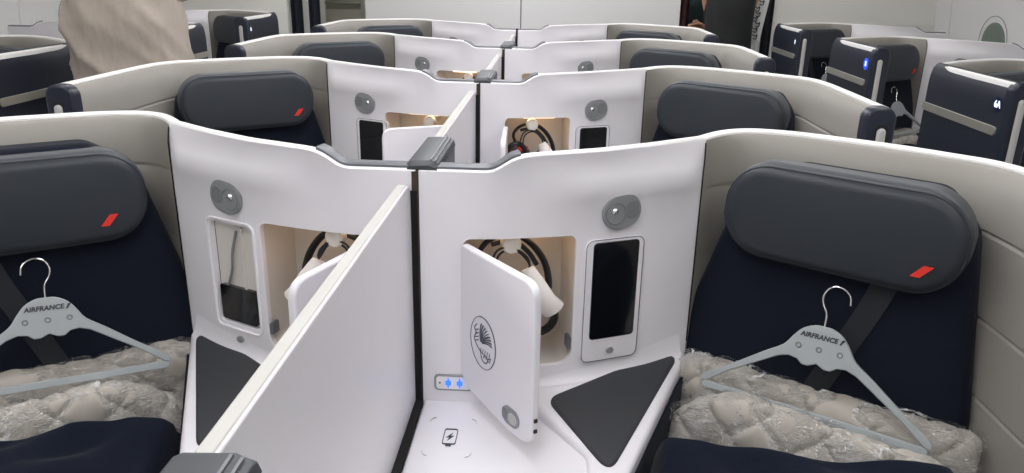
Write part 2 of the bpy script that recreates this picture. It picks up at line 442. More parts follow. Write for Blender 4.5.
        MB().prism(rr(tw-.006,.198,.008,5,tw/2+.002,.946), tf_, .0, .0050).build('tablet', SCREEN, root, bev=.001)
        MB().tube([tf_[0]+tf_[1]*a+tf_[2]*b+tf_[3]*.0036 for a, b in rr(tw+.018,.25,.014,5,tw/2,.925)], .0008, 6, closed=True).build('frame_groove', GTRIM, root)
    MB().prism(rr(.016,.012,.0059,5,tw*.5,.820 if not left_reflection else .80), tf_, -.005, .007).build('release_button', LAMPG, root, bev=.001)
    # reading lamp: grey stadium plate, tilted, with ball lens
    lf = wframe(.330 if s > 0 else .345, .395 if s > 0 else .41, 1.102, .004); O, U, V, N = lf; tl = math.radians(10)
    U2 = U*math.cos(tl)+V*math.sin(tl); lf = frame(O+U*.037, U2, V); lf = (lf[0], lf[1], lf[2], lf[3])
    lamp = MB().prism(rr(.078,.066,.0315,8), lf, -.012, .005).build('reading_lamp', LAMPG, root, bev=.002)
    O, U, V, N = lf
    MB().tube([O+U*(-.014+math.cos(a)*.020)+V*(math.sin(a)*.020)+N*.005 for a in [2*PI*k/24 for k in range(24)]], .0016, 5, closed=True).build('lamp_ring', LAMPD, lamp)
    MB().prism(rr(.026,.034,.010,5,.020,0), lf, .003, .0062).build('lamp_switch', LAMPD, lamp, bev=.001)
    MB().ball(O-U*.016+V*.006+N*.005, .0072).build('lamp_lens', CHROME, lamp)
    # usb panel beside the divider
    uf = frame(Vector((.062, .0015, .772)), (1,0,0))
    usb = MB().prism(rr(.074,.034,.008,5), uf, -.006, .004).build('usb_panel', LAMPG, root, bev=.0015)
    MB().prism(rr(.066,.026,.006,5), uf, .003, .0046).build('usb_bezel', RIM, usb)
    for dx in (-.010, .012):
        MB().prism(rr(.011,.010,.002,2,dx,0), uf, .003, .0056).prism(rr(.003,.020,.001,2,dx,0), uf, .003, .0054).build('usb_light', BLUE, usb)
    MB().prism(rr(.004,.003,.001,2,-.026,0), uf, .003, .0054).build('usb_screw', BLACK, usb)
    # console table, raised arm console, pad
    hf = (Vector((0,0,0)), Vector((1,0,0)), Vector((0,1,0)), Vector((0,0,1)))
    tb = rpoly([(.004,.012),(.225,.045),(.24,-.02),(.325,-.15),(.312,-.215),(.30,-.30),(.30,-.60),(.004,-.60)], [0,.01,.02,.05,.03,.02,.03,0])
    tab = MB().prism(tb, hf, .02, .73).build('console_table', WHITE, root, bev=.006, seg=3)
    up = rpoly([(.195,.06),(.214,-.03),(.312,-.165),(.312,-.235),(.345,-.252),(.372,-.230),(.527,.165),(.50,.185)], [.0,.02,.04,.03,.02,.03,.0,.0])
    def tiltz(m_):
        for v in m_.v:
            if v.z > .7: v.z += .10*(v.y+.228)-.017
        return m_
    tiltz(MB().prism(up, hf, .03, .752)).build('arm_console', WHITE, root, bev=.010, seg=4)
    sk_ = MB(); n0, n1 = Vector((.368,-.236)), Vector((.529,.162)); dd_ = (n1-n0).normalized(); nn_ = Vector((dd_.y, -dd_.x))
    q4 = [n0, n0+nn_*.006, n1+nn_*.006, n1]
    sv = [(p.x, p.y, .12) for p in q4]+[(p.x, p.y, z) for p, z in zip(q4, (.708, .708, .748, .748))]
    sk_.add(sv, [(3,2,1,0),(4,5,6,7),(0,1,5,4),(1,2,6,5),(2,3,7,6),(3,0,4,7)]).build('seat_side_panel', NAVYF, root, smooth=False)
    pd = rpoly([(.240,-.022),(.440,.128),(.508,.146),(.348,-.214)], [.03,.035,.028,.02], 7)
    tiltz(MB().prism(pd, hf, .742, .759)).build('armrest_pad', PAD, root, bev=.005, seg=3)
    # soft cove where console meets the wall
    mb = MB(); idx = [i for i, p in enumerate(cin) if .20 < p.x < .508]
    for i in idx:
        p = cin[i]; a = cin[max(i-1,0)]; b = cin[min(i+1,n-1)]; t = Vector((b.x-a.x, b.y-a.y)).normalized(); nf = Vector((t.y, -t.x))
        r_ = .022+.045*min(1, max(0, (p.x-.22)/.27)); q_ = .014+.004*min(1, max(0, (p.x-.22)/.27))
        for k in range(9):
            a_ = PI/2*k/8; mb.v.append(Vector((p.x+nf.x*(q_*(1-math.sin(a_))-.001), p.y+nf.y*(q_*(1-math.sin(a_))-.001), .7345+.10*(p.y+.228)+r_*(1-math.cos(a_)))))
    for q in range(len(idx)-1):
        for k in range(8): mb.f.append([q*9+k, (q+1)*9+k, (q+1)*9+k+1, q*9+k+1])
    mb.build('console_cove', WHITE, root)
    if detail and s > 0 or ox:
        pass
    # charging mark on the table
    O = Vector((.071, -.119, .7304)); an = math.radians(4)
    cf = frame(O, (math.cos(an), math.sin(an)*0, 0), (0, 1, 0))
    if kind == 'near':
        ring = rr(.023,.046,.004,4); MBc = MB()
        MBc.tube([cf[0]+cf[1]*a+cf[2]*b+cf[3]*.0004 for a, b in ring], .0019, 4, closed=True, flat=.4)
        MBc.prism(rr(.010,.006,.001,2,0,-.0265), cf, 0, .0008)
        MBc.prism([(.004,.013),(-.007,-.003),(-.001,-.002),(-.004,-.013),(.007,.003),(.001,.002)], cf, 0, .0008)
        MBc.build('charging_mark', INK, tab, smooth=False)
        for qx in (-1, 1):
            for qy in (-1, 1):
                MB().tube([O+Vector((qx*(.033+.010*math.cos(a)), qy*(.045+.014*math.sin(a)), .0003)) for a in [PI/2*k/5 for k in range(6)]], .0007, 4, flat=.4).build('corner_mark', LAMPG, tab)
    # niche door
    if door is not None and detail:
        H = Vector((.083, wall_y(.083)-.003, 0)); a = math.radians(door)
        df = frame(H, (math.cos(a), math.sin(a), 0))       # N faces the post side
        out = []
        out += rpoly([(.0,1.055),(.226,1.055),(.226,.757),(.15,.757),(.02,.775),(-.002,.80)], [.006,.035,.035,.02,.025,.01], 7)
        dr = MB().prism(out, df, -.008, .008).build('niche_door', WHITE, root, bev=.005, seg=4)
        O, U, V, N = df
        sd = -1 if (N.y > 0) else 1
        # pick the side that faces the aisle camera side (towards -y)
        F = (O+N*sd*.0082, U, V, N*sd)
        E = MB(); c = Vector((.077, .892))
        def P2(x, y): return F[0]+F[1]*(c.x+x)+F[2]*(c.y+y)+F[3]*.0003
        for rx, ry in ((.041,.050),):
            E.tube([P2(rx*math.cos(t), ry*math.sin(t)) for t in [2*PI*k/40 for k in range(40)]], .0014, 4, closed=True, flat=.5)
        for q in range(9):          # wing feathers fanning from the lower left
            a0 = math.radians(88-q*9.5); r1 = .036-.0005*q
            E.tube([P2(-.006+(.004+r1*t)*math.cos(a0+.35*(1-t))*1.0, -.004+(.004+r1*t)*math.sin(a0+.35*(1-t))) for t in [k/6 for k in range(7)]], [.0011+.0007*k/6 for k in range(7)], 4, flat=.5)
        E.tube([P2(x, y) for x, y in cr([Vector((-.020,.030,0)), Vector((-.028,.020,0)), Vector((-.022,.012,0)), Vector((-.029,0,0)), Vector((-.020,-.012,0)), Vector((-.008,-.020,0)), Vector((-.004,-.032,0)), Vector((.008,-.037,0)), Vector((.016,-.028,0)), Vector((.008,-.022,0)), Vector((.002,-.028,0))], 5) for x, y in [(x.x, x.y) if 0 else (0, 0)]] if 0 else
               [P2(v.x, v.y) for v in cr([Vector((-.020,.030,0)), Vector((-.028,.020,0)), Vector((-.022,.012,0)), Vector((-.029,0,0)), Vector((-.020,-.012,0)), Vector((-.008,-.020,0)), Vector((-.004,-.032,0)), Vector((.008,-.037,0)), Vector((.016,-.028,0)), Vector((.008,-.022,0)), Vector((.002,-.028,0))], 5)], .0013, 5, flat=.5)
        for q in range(5):
            E.tube([P2(-.015+.006*q, -.014-.003*q), P2(-.008+.007*q, -.020-.001*q), P2(-.006+.007*q, -.012)], .0012, 4, flat=.5)
        E.tube([P2(.014,-.026), P2(.026,-.020), P2(.022,-.030), P2(.014,-.026)], .0012, 4, flat=.5)
        for q in range(4):
            E.tube([P2(-.026, .016-.007*q), P2(-.014, .022-.007*q)], .0011, 4, flat=.5)
        E.build('emblem', MARK, dr)
        lo = rr(.050,.034,.0165,7,.168,.790)
        la = MB().prism(lo, F, -.001, .003).build('door_latch', LAMPG, dr, bev=.001)
        MB().prism(rr(.024,.020,.0095,6,.176,.790), F, .002, .0046).build('latch_button', HANDLE, la, bev=.001)
        MB().prism(rr(.016,.024,.0078,6,.152,.790), F, .002, .0036).build('latch_dimple', LAMPD, la, bev=.001)
        hz = MB()
        for z_ in (.79, .81): hz.add(*boxat(O+U*.2262+V*z_, U, V, N, .003, .003, .003))
        hz.build('door_stop', BLACK, dr)
    # backrest
    bf = bframe(.135, .45, .11)
    bo = rpoly([(-.075,.0),(-.03,.40),(.050,.69),(.13,.738),(.39,.738),(.455,.68),(.505,.35),(.515,0)], [.01,.05,.10,.05,.05,.08,.1,.01], 8)
    puff(MB(), bo, bf, -.075, .035, .022, .004).build('backrest', NAVYF, root)
    # shoulder belt lying on the backrest
    O, U, V, N = bf
    beltp = [(.345,.60),(.325,.52),(.28,.40),(.235,.28),(.20,.17)]
    mb = MB(); pts = cr([Vector((a, b, 0)) for a, b in beltp], 5)
    for p in pts:
        for dx, dd in ((-.022,.030),(-.022,.0415),(.022,.0415),(.022,.030)): mb.v.append(O+U*(p.x+dx)+V*p.y+N*dd)
    for i in range(len(pts)-1):
        for j in range(4): mb.f.append([i*4+j, i*4+(j+1) % 4, (i+1)*4+(j+1) % 4, (i+1)*4+j])
    mb.build('shoulder_belt', STRAP, root)
    # headrest
    hf2 = bframe(.125, 1.105-(.017 if (s < 0 and kind == 'near') else 0), .06)
    ho = rr(.412,.172,.080,12,.248,-.001)
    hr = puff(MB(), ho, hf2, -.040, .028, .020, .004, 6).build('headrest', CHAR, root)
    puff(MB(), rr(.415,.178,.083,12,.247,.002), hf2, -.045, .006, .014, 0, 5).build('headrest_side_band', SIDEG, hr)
    O, U, V, N = hf2
    MB().tube([O+U*a+V*b+N*.0165 for a, b in rr(.4075,.1675,.078,12,.248,-.001)], .0022, 6, closed=True).build('headrest_piping', PIPE, hr)
    cx = .395 if s > 0 else (.116 if kind == 'near' else .10)
    wf = TF((O+U*cx-V*.043+N*.0315, U, V, N)); b_ = wf
    tb_ = [b_[0]+b_[1]*a+b_[2]*c_+b_[3]*d for d in (-.002,.0012) for a, c_ in ((-.016,-.0105),(-.001,-.0105),(.017,.0105),(.002,.0105))]
    mk('brand_tab', tb_, [(3,2,1,0),(4,5,6,7),(0,1,5,4),(1,2,6,5),(2,3,7,6),(3,0,4,7)], RED, hr, smooth=False, raw=True)
    # seat cushion
    cb = rpoly([(.50,.20),(.365,-.22),(.36,-.45),(.93,-.47),(.955,-.06),(.93,.02),(.66,.20)], .03, 5)
    puff(MB(), cb, (Vector((0,0,0)), Vector((1,0,0)), Vector((0,1,0)), Vector((0,0,1))), .05, .50, .03, .01).build('seat_cushion', NAVYF, root)
    # wing end cap with grab handle
    ef = frame(Vector((1.0135, -.49, 0)), (1,0,0))
    eo = rr(.076,1.113,(.002,.030,.030,.002),8,0,.668)
    ecap = puff(MB(), eo, ef, -.012, .022, .010, 0, 4).build('wing_end_cap', NAVYP, root)
    MB().prism(rr(.030,.80,.0145,8,.004,.785), ef, .0, .0232).build('handle_recess', BLACK, ecap)
    puff(MB(), rr(.021,.78,.0102,8,.004,.785), ef, .01, .031, .007, 0, 4).build('grab_handle', HANDLE, ecap)
    # navy aisle-side panel on the outside of the wing with metal strip
    y1 = .035; pf = frame(Vector((1.0775, -.495, 0)), (0,1,0))
    pl = MB(); pz = 1.206
    prof = [(1.040,.06),(1.051,.06),(1.052,1.150),(1.050,1.180),(1.046,1.196),(1.040,1.205)]
    if ox: prof = [(1.040,.06),(1.051,.06),(1.052,1.150),(1.050,1.180),(1.045,1.203),(1.036,1.219),(1.028,1.2255),(1.022,1.2255),(1.022,1.218),(1.040,1.206)]
    ys = (-.495, y1)
    for y in ys:
        for x, z in prof: pl.v.append(Vector((x, y, z)))
    kk = len(prof)
    for j in range(kk): pl.f.append([j, (j+1) % kk, kk+(j+1) % kk, kk+j])
    pl.f.append(list(range(kk))); pl.f.append(list(range(kk, 2*kk))[::-1])
    panel = pl.build('aisle_panel', NAVYD, root, bev=.003)
    sf = frame(Vector((1.0515, 0, 0)), (0,1,0))
    sgn = 1 if sf[3].x > 0 else -1
    MB().prism(rpoly([(-.47,1.055),(y1-.001,1.055),(y1-.001,1.083),(-.47,1.083)], [.012,.001,.001,.012], 6), (sf[0], sf[1], sf[2], Vector((1,0,0))), -.003, .006).build('metal_strip', SILV, panel, bev=.0015)
    if num:
        bx = (Vector((1.0515, -.448, 1.150)), Vector((0,1,0)), Vector((0,0,1)), Vector((1,0,0)))
        bd = MB().prism(rr(.050,.050,.0245,8), bx, -.002, .0012).build('number_badge', BADGE if numcol != 'blue' else TBLUE, panel)
        wo = TR(bx[0]+Vector((.0016,0,0))); Uw = Vector((0, -1 if s < 0 else 1, 0)); Nw = Vector((s, 0, 0)); Vw = Vector((0,0,1))
        textmesh('seat_number', num, .031 if len(num) > 1 else .032, NUML, bd, (wo, Uw, Vw, Nw), .0004, .0003, sx=1)
    return root

def boxat(c, U, V, N, a, b, d):
    vs = [c+U*sx*a+V*sy*b+N*sz*d for sz in (-1,1) for sx, sy in ((-1,-1),(1,-1),(1,1),(-1,1))]
    return vs, [(3,2,1,0),(4,5,6,7),(0,1,5,4),(1,2,6,5),(2,3,7,6),(3,0,4,7)]

# ------------------------------------------------------------------ things in the suites
def headphones(s, ox, oy, label, sleeve=True, both=False):
    global S, OX, OY
    S, OX, OY = s, ox, oy
    O, U, V, N = wframe(.08, .30)
    def P(a, b, d): return O+U*a+V*b+N*d
    r = empty('headphones', P(.11, .80, -.05), label, 'headphones', 'headphones hung in the storage niches')
    band = [P(*p) for p in [(.045,.985,-.035),(.035,1.02,-.04),(.06,1.046,-.045),(.10,1.050,-.05),(.135,1.030,-.05),(.160,.995,-.045),(.168,.955,-.035),(.160,.92,-.025)]]
    MB().tube(cr(band, 5), .0052, 8, flat=1.7).build('headband', BLACK, r)
    pad = [P(*p) for p in [(.06,1.030,-.055),(.10,1.034,-.06),(.13,1.012,-.06),(.148,.985,-.056)]]
    MB().tube(cr(pad, 5), .0048, 8).build('band_padding', PIPE, r)
    ring = [P(.045+.030*math.cos(t), .955+.036*math.sin(t), -.045+.012*math.sin(t)) for t in [2*PI*k/20 for k in range(20)]]
    MB().tube(ring, .0085, 8, closed=True).build('ear_cup', BLACK, r)
    ring = [P(.155+.030*math.cos(t), .875+.036*math.sin(t), -.05+.012*math.sin(t)) for t in [2*PI*k/20 for k in range(20)]]
    MB().tube(ring, .0085, 8, closed=True).build('ear_cup', BLACK, r)
    cord = [P(*p) for p in [(.05,.99,-.02),(.065,1.03,-.018),(.095,1.035,-.016),(.125,1.01,-.018),(.12,.975,-.02),(.09,.96,-.02),(.065,.985,-.022),(.07,1.02,-.024),(.10,1.03,-.02),(.13,.99,-.02),(.115,.93,-.018),(.08,.86,-.02)]]
    MB().tube(cr(cord, 6), .0022, 6).build('cable', PIPE, r)
    if sleeve:
        pts = cr([P(.122,.995,-.012), P(.136,.965,-.004), P(.152,.935,.002), P(.172,.915,.000)], 6)
        MB().tube(pts, [.014+.011*math.sin(PI*.5*min(1, i/12)) for i in range(len(pts))], 10, flat=.62).build('paper_sleeve', PAPER, r)
    return r, P
def hook_in(root, P3):
    pass

def knob(s, ox, oy, root):
    global S, OX, OY
    S, OX, OY = s, ox, oy
    O, U, V, N = wframe(.08, .30)
    kf = (O+U*.092+V*(1.041+(.012 if oy > .5 else 0)), U, V, N)
    MB().prism(rr(.012,.012,.0058,6), kf, -.112, -.028).build('hook_stem', CHROME, root)
    puff(MB(), rr(.038,.038,.0185,10), kf, -.034, -.014, .008, .002).build('headphone_hook', KNOBM, root)

def hanger(s, ox, oy, label, tilt=0, text=True):
    global S, OX, OY
    S, OX, OY = s, ox, oy
    P0 = KP+KN*.226+Vector((0,0,.772)); up = (-KN*.082+Vector((0,0,.25))).normalized()
    fr = frame(P0, KT, up); fr = (fr[0], fr[1], up, KT.cross(up))
    fr = TF(fr); O, U, V, N = fr
    if s > 0: O = O+U*.020+V*.002
    if s < 0: O = O-U*.504-V*.008+N*.014; N = N        # U now runs to the viewer's right on both sides
    sgn = 1
    c = Vector((.25, .0)); ct, sn = math.cos(tilt), math.sin(tilt)
    def W(a, b, d): 
        a2 = a-c.x; return O+U*(c.x+a2*ct-b*sn)+V*(a2*sn+b*ct)+N*d
    top = [(.048,.008),(.052,.022),(.10,.054),(.155,.094),(.187,.116),(.201,.136),(.215,.153),(.234,.163),(.250,.164)]
    pts = cr([Vector((a, b, 0)) for a, b in top], 3)
    topl = [(p.x, p.y) for p in pts]; topr = [(.50-a, b) for a, b in reversed(topl[:-1])]
    low = [(.452,.0),(.440,.0),(.44,.016),(.40,.041),(.345,.074),(.315,.090),(.298,.096),(.28,.094),(.272,.088),(.258,.088),(.25,.092),(.242,.088),(.228,.088),(.22,.094),(.202,.096),(.185,.090),(.155,.074),(.10,.041),(.06,.016),(.06,.0),(.048,.0)]
    # outer triangle: arms + bottom bar, hole between
    r = empty('coat_hanger', wv(O+U*.25), label, 'hanger', 'grey plastic coat hangers', raw=True)
    mb = MB(); out = topl+topr+low[1:-1]
    out2 = topl+topr+[(.44,.010),(.40,.041),(.345,.076),(.318,.093),(.30,.099),(.285,.097),(.275,.089),(.264,.089),(.25,.096),(.236,.089),(.225,.089),(.215,.097),(.20,.099),(.182,.093),(.155,.076),(.10,.041),(.06,.010)]
    n = len(out2)
    vs = [W(a, b, -.005) for a, b in out2]+[W(a, b, .005) for a, b in out2]
    fs = [list(range(n))[::-1], list(range(n, 2*n))]+[[i, (i+1) % n, n+(i+1) % n, n+i] for i in range(n)]
    body = mk('hanger_body', vs, fs, HANG, r, raw=True, bev=.0018)
    mb = MB(); bar = rr(.396,.014,.0065,5,.25,.003)
    n = len(bar); vs = [W(a, b, -.004) for a, b in bar]+[W(a, b, .004) for a, b in bar]
    mk('trouser_bar', vs, [list(range(n))[::-1], list(range(n, 2*n))]+[[i, (i+1) % n, n+(i+1) % n, n+i] for i in range(n)], HANG, r, raw=True, bev=.0015)
    hk = [(.25,.158),(.25,.178),(.248,.190),(.240,.204),(.238,.218),(.245,.232),(.258,.238),(.272,.235),(.282,.225),(.285,.210)]
    hp = cr([Vector((a, b, 0)) for a, b in hk], 4)
    mb = MB().tube([W(p.x if s > 0 else .50-p.x, p.y, 0) for p in hp], .0016, 8); mb.build('wire_hook', CHROME, r, raw=True)
    if text:
        for dx in (-.036, 0, .036):
            MB().tube([W(.25+dx+.0042*math.cos(t), .122+.0042*math.sin(t), .0052) for t in [2*PI*k/14 for k in range(14)]], .0014, 5, closed=True).build('hanger_stud', LAMPD, r, raw=True)
        Ut = (U*ct+V*sn); Vt = (V*ct-U*sn)
        textmesh('lettering', 'AIRFRANCE', .0122, INK, r, (W(.246,.144,.0056), Ut, Vt, N), .0003, .0004, .15, sx=1.0)
        q = [(.2815,.139),(.2845,.139),(.2905,.149),(.2855,.149)]
        mk('lettering_slash', [W(a, b, d) for d in (.004, .0060) for a, b in q], [(3,2,1,0),(4,5,6,7),(0,1,5,4),(1,2,6,5),(2,3,7,6),(3,0,4,7)], INK, r, smooth=False, raw=True)
    return r
def wv(v): return Vector(v)

def bedding(s, ox, oy, label, lod=1):
    """folded quilted mattress pad in clear plastic, standing on the cushion against the backrest"""
    global S, OX, OY
    S, OX, OY = s, ox, oy
    r = empty('bedding_package', KP+KT*.25+KN*.22+Vector((0,0,.51)), label, 'bedding', 'plastic wrapped quilted mattress pads')
    def quiltlayer(name, a0, a1, topf, o0, th, seed, amp=.009, nx=150, nz=96):
        # cross-section loop: bottom front -> top -> back, swept from a0 to a1 along KT
        mb = MB(); cols = nx+1; ring = nz
        for i in range(cols):
            t = i/nx; a = a0+(a1-a0)*t
            o0_ = o0(t) if callable(o0) else o0; th_ = th(t) if callable(th) else th
            e = min(t, 1-t)*(a1-a0); rd = .045; k = 1 if e > rd else math.sqrt(max(0, 1-(1-e/rd)**2))
            zt = topf(t); zb = .51; h = zt-zb; k2 = .25+.75*k
            for j in range(ring):
                u = 2*PI*j/ring
                sx_ = math.copysign(abs(math.cos(u))**.55, math.cos(u)); sz = math.copysign(abs(math.sin(u))**.55, math.sin(u))
                off = o0_+th_/2+sx_*th_/2*k2; z = zb+h/2+sz*h/2*(1-.14*(1-k))
                arc = a; zz = z+ (off*.5)
                d1 = abs(((arc+zz*1.1)/.105) % 1-.5)*2; d2 = abs(((arc-zz*1.1)/.105) % 1-.5)*2
                q = min(d1, d2); q = 1-math.exp(-q*7)
                w = amp*(q-.7)+.002*math.sin(a*23+seed)+.002*math.sin(z*41+a*17+seed*2)+.0012*math.sin(a*160+z*70)*math.sin(a*37)
                p = KP+KT*a+KN*(off+sx_*w)+Vector((0,0,z+sz*w*.8))
                mb.v.append(p)
        for i in range(cols-1):
            for j in range(ring): mb.f.append([i*ring+j, (i+1)*ring+j, (i+1)*ring+(j+1) % ring, i*ring+(j+1) % ring])
        mb.f.append(list(range(ring))); mb.f.append([(cols-1)*ring+j for j in range(ring)][::-1])
        return mb
    lo_ = 0 if s > 0 else -.025
    tb_ = lambda t: .782+.024*t+.005*math.sin(t*9)+lo_
    tf_ = lambda t: .722+.074*math.sin(min(1, t*3.0)*PI/2)-.012*t+lo_*1.5
    back = quiltlayer('b', -.004, .535, tb_, .125, .070, 1)
    back.build('folded_pad', QUILT, r)
    front = quiltlayer('f', .035, .515, tf_, .232, lambda t: .062-.02*t, 3, .010)
    front.build('folded_pad', QUILT, r)
    # clear wrap: slightly larger crinkled envelope
    rnd = random.Random(int(7+s*3))
    def wrap(a0, a1, topf, o0, th, seed):
        mb = MB(); nx, ring = 190, 80
        for i in range(nx+1):
            t = i/nx; a = a0+(a1-a0)*t; zt = topf(t); zb = .508; o0_ = o0(t) if callable(o0) else o0; th_ = th(t) if callable(th) else th; h = zt-zb
            e = min(t, 1-t); k = min(1, e/.05); k = .35+.65*math.sqrt(max(0, 1-(1-k)**2))
            for j in range(ring):
                u = 2*PI*j/ring
                sx_ = math.copysign(abs(math.cos(u))**.6, math.cos(u)); sz = math.copysign(abs(math.sin(u))**.6, math.sin(u))
                wr = .002*math.sin(a*95+u*3+seed)+.0022*math.sin(a*61-u*7+seed)+.0018*(1-2*abs(math.sin(a*48+u*3.3+math.sin(u*4)))**.5)+.0015*(1-2*abs(math.sin(a*31-u*5.2))**.5)+rnd.uniform(-.0004,.0004)
                mb.v.append(KP+KT*a+KN*(o0_+th_/2+sx_*(th_/2*k+wr))+Vector((0,0,zb+h/2+sz*(h/2*(1-.1*(1-k))+wr))))
        for i in range(nx):
            for j in range(ring): mb.f.append([i*ring+j, (i+1)*ring+j, (i+1)*ring+(j+1) % ring, i*ring+(j+1) % ring])
        mb.f.append(list(range(ring))); mb.f.append([nx*ring+j for j in range(ring)][::-1])
        return mb
    wrap(-.010, .544, lambda t: tb_(t)+.006, .121, .079, 1).build('plastic_wrap', WRAP, r)
    wrap(.028, .524, lambda t: tf_(t)+.006, .228, lambda t: .072-.02*t, 2).build('plastic_wrap', WRAP, r)
    return r

def blanket(s, ox, oy, label):
    """rumpled navy blanket heaped on the front of the seat"""
    global S, OX, OY
    S, OX, OY = s, ox, oy
    r = MB(); nx, ny = 56, 40
    x0, x1, y0, y1 = .375, .955, -.50, .06
    top = []
    def XY(u, v):
        # back edge runs along the package front (KT direction)
        q = BK[min(3, int(u*4))]; q2 = BK[min(3, int(u*4))+1]; f = u*4-min(3, int(u*4))
        a = Vector((q[0]+(q2[0]-q[0])*f, q[1]+(q2[1]-q[1])*f)); b = Vector((.372+.573*u, -.47-.03*u))
        return a*(1-v)+b*v
    BK = [(.425,-.090,.752),(.512,-.140,.788),(.60,-.178,.806),(.74,-.225,.826),(.890,-.250,.836)] if s > 0 else [(.425,-.075,.728),(.505,-.100,.756),(.575,-.145,.770),(.68,-.205,.765),(.80,-.265,.760)]
    def ZT(u):
        i = min(3, int(u*4)); f = u*4-i; return BK[i][2]*(1-f)+BK[i+1][2]*f
    for i in range(nx+1):
        for j in range(ny+1):
            u, v = i/nx, j/ny; p = XY(u, v)
            e = min(min(u, 1-u)*.55/.05, min(v, 1-v)*.42/.05, 1); k = math.sqrt(max(0, 1-(1-e)**2))
            z = .520+(ZT(u)-.525-.06*v)*k
            z += k*(.006*math.sin(u*7+v*5+1)+.004*math.sin(u*19-v*12)+.008*math.sin(v*15+u*3)+.007*abs(math.sin(u*6-v*9)))
            r.v.append(Vector((p.x, p.y, z)))
    m = ny+1
    for i in range(nx):
        for j in range(ny): r.f.append([i*m+j, (i+1)*m+j, (i+1)*m+j+1, i*m+j+1])
    base = len(r.v)
    bord = [(i, 0) for i in range(nx+1)]+[(nx, j) for j in range(1, ny+1)]+[(i, ny) for i in range(nx-1, -1, -1)]+[(0, j) for j in range(ny-1, 0, -1)]
    for i, j in bord: q = r.v[i*m+j]; r.v.append(Vector((q.x, q.y, .512)))
    nb = len(bord)
    for k in range(nb):
        i, j = bord[k]; i2, j2 = bord[(k+1) % nb]; r.f.append([i*m+j, i2*m+j2, base+(k+1) % nb, base+k])
    r.f.append([base+k for k in range(nb)])
    root = empty('navy_blanket', (.66,-.28,.512), label, 'blanket', 'navy blankets on the seats')
    r.build('folded_cloth', BLANK, root)
    # piped hem along the back fold
    hem = [XY(u, .035) for u in [k/30 for k in range(31)]]
    zz = []
    for k, p in enumerate(hem):
        u = k/30; kk = min(1, min(u, 1-u)*11); zz.append(Vector((p.x, p.y, .655+.025*math.sqrt(kk)*1-.012*u)))
    return root

def divider(oy, label, panel=True, post=True, last=False):
    """sliding privacy divider between the two centre seats"""
    global S, OX, OY
    S, OX, OY = 1, 0, oy
    r = empty('privacy_divider', (-.005,.1,0), label, 'divider', 'privacy dividers between the centre seats')
    # grey cap
    cap = MB(); co = [(-.020,1.186),(-.020,1.194),(-.015,1.200),(.023,1.202),(.029,1.199),(.037,1.196),(.040,1.184)]
    k = len(co)
    ysq = [(.004,-.006,.9),(.014,0,1),(.215,0,1),(.226,-.004,.96)]
    for y, dz, sc in ysq:
        for x, z in co: cap.v.append(Vector((x*sc, y, 1.186+(z-1.186)*(sc if dz else 1)+dz*(z > 1.19))))
    for i in range(3):
        for j in range(k): cap.f.append([i*k+j, (i+1)*k+j, (i+1)*k+(j+1) % k, i*k+(j+1) % k])
    cap.f.append(list(range(k))); cap.f.append([3*k+j for j in range(k)][::-1])
    if last: cap = MB().box((-.009,.0,1.180),(.002,.044,1.1945))
    c = cap.build('end_cap', CAPG if not last else BRUSH, r, bev=.003 if not last else .001)
    for x in (() if last else (.0235, .0305)): MB().box((x-.0012,.012,1.1965),(x+.0012,.216,1.2035 if x < .027 else 1.2015)).build('cap_ridge', LAMPD, c)
    MB().box((-.016,.046,.03),(.038,.222 if not last else .06,1.186 if not last else 1.17)).build('divider_post', CAPS, r, bev=.003)
    # brown brush seal in the slot
    MB().box((-.009,-.003,.73),(.002,.044,1.184)).build('brush_seal', BRUSH, r)
    if panel:
        o = rpoly([(-.875,.70),(-.003,.70),(-.003,1.165),(-.875,1.165)], [.01,.004,.03,.02], 6)
        O = (Vector((-.022,0,0)), Vector((0,1,0)), Vector((0,0,1)), Vector((1,0,0)))
        sp = MB().prism(o, O, -.009, .011).build('sliding_panel', WHITE, r, bev=.003, seg=3)
        MB().prism(inset(o, -.0015), O, -.0075, .0085).build('panel_edge', PEDGE, sp, bev=.002)
        MB().box((-.0115,-.60,.728),(.0035,-.003,.7335)).build('gap_shade_strip', GAP, r)  # black strip painted as the shade in the gap below the panel
        MB().box((-.0115,-.0045,.73),(.0005,-.0030,1.150)).build('slot_shade_strip', GAP, r)  # likewise, black for the shaded slot at the panel's rear edge
    return r

# ------------------------------------------------------------------ centre rows
def P_(n): return ('nearest', 'second', 'third', 'farthest')[n]
G = 'business class suites in the centre block'
doors = {(0,1): -52, (0,-1): -69, (1,-1): -25, (1,1): -88, (2,-1): None, (2,1): -88, (3,1): None, (3,-1): None}
for k in range(4):
    for s, side in ((1, 'right'), (-1, 'left')):
        lab = {0: 'white suite with charcoal headrest, %s of the divider, nearest row' % side,
               1: 'second row suite %s of the divider, %s' % (side, 'niche door half covering its tablet' if s < 0 else 'red pouch in its niche'),
               2: 'white and beige suite in the third row, %s of the divider' % side,
               3: 'white and beige suite in the farthest row before the bulkhead, %s of the divider' % side}[k]
        dd = doors[(k, s)]
        root = build_suite(s, 0, PITCH*k, lab, 'near' if k == 0 else 'far', G, dd, left_reflection=(s < 0 and k == 0), detail=(k < 3))
        if k < 3: knob(s, 0, PITCH*k, root)
    divider(PITCH*k, 'white sliding privacy divider between the two suites of the %s centre row' % P_(k), last=(k == 3))
fd = divider(-PITCH, 'dark grey divider cap and post at the very front, cut by the bottom edge', panel=False)
fd.location.x += .014; fd.location.z += .018

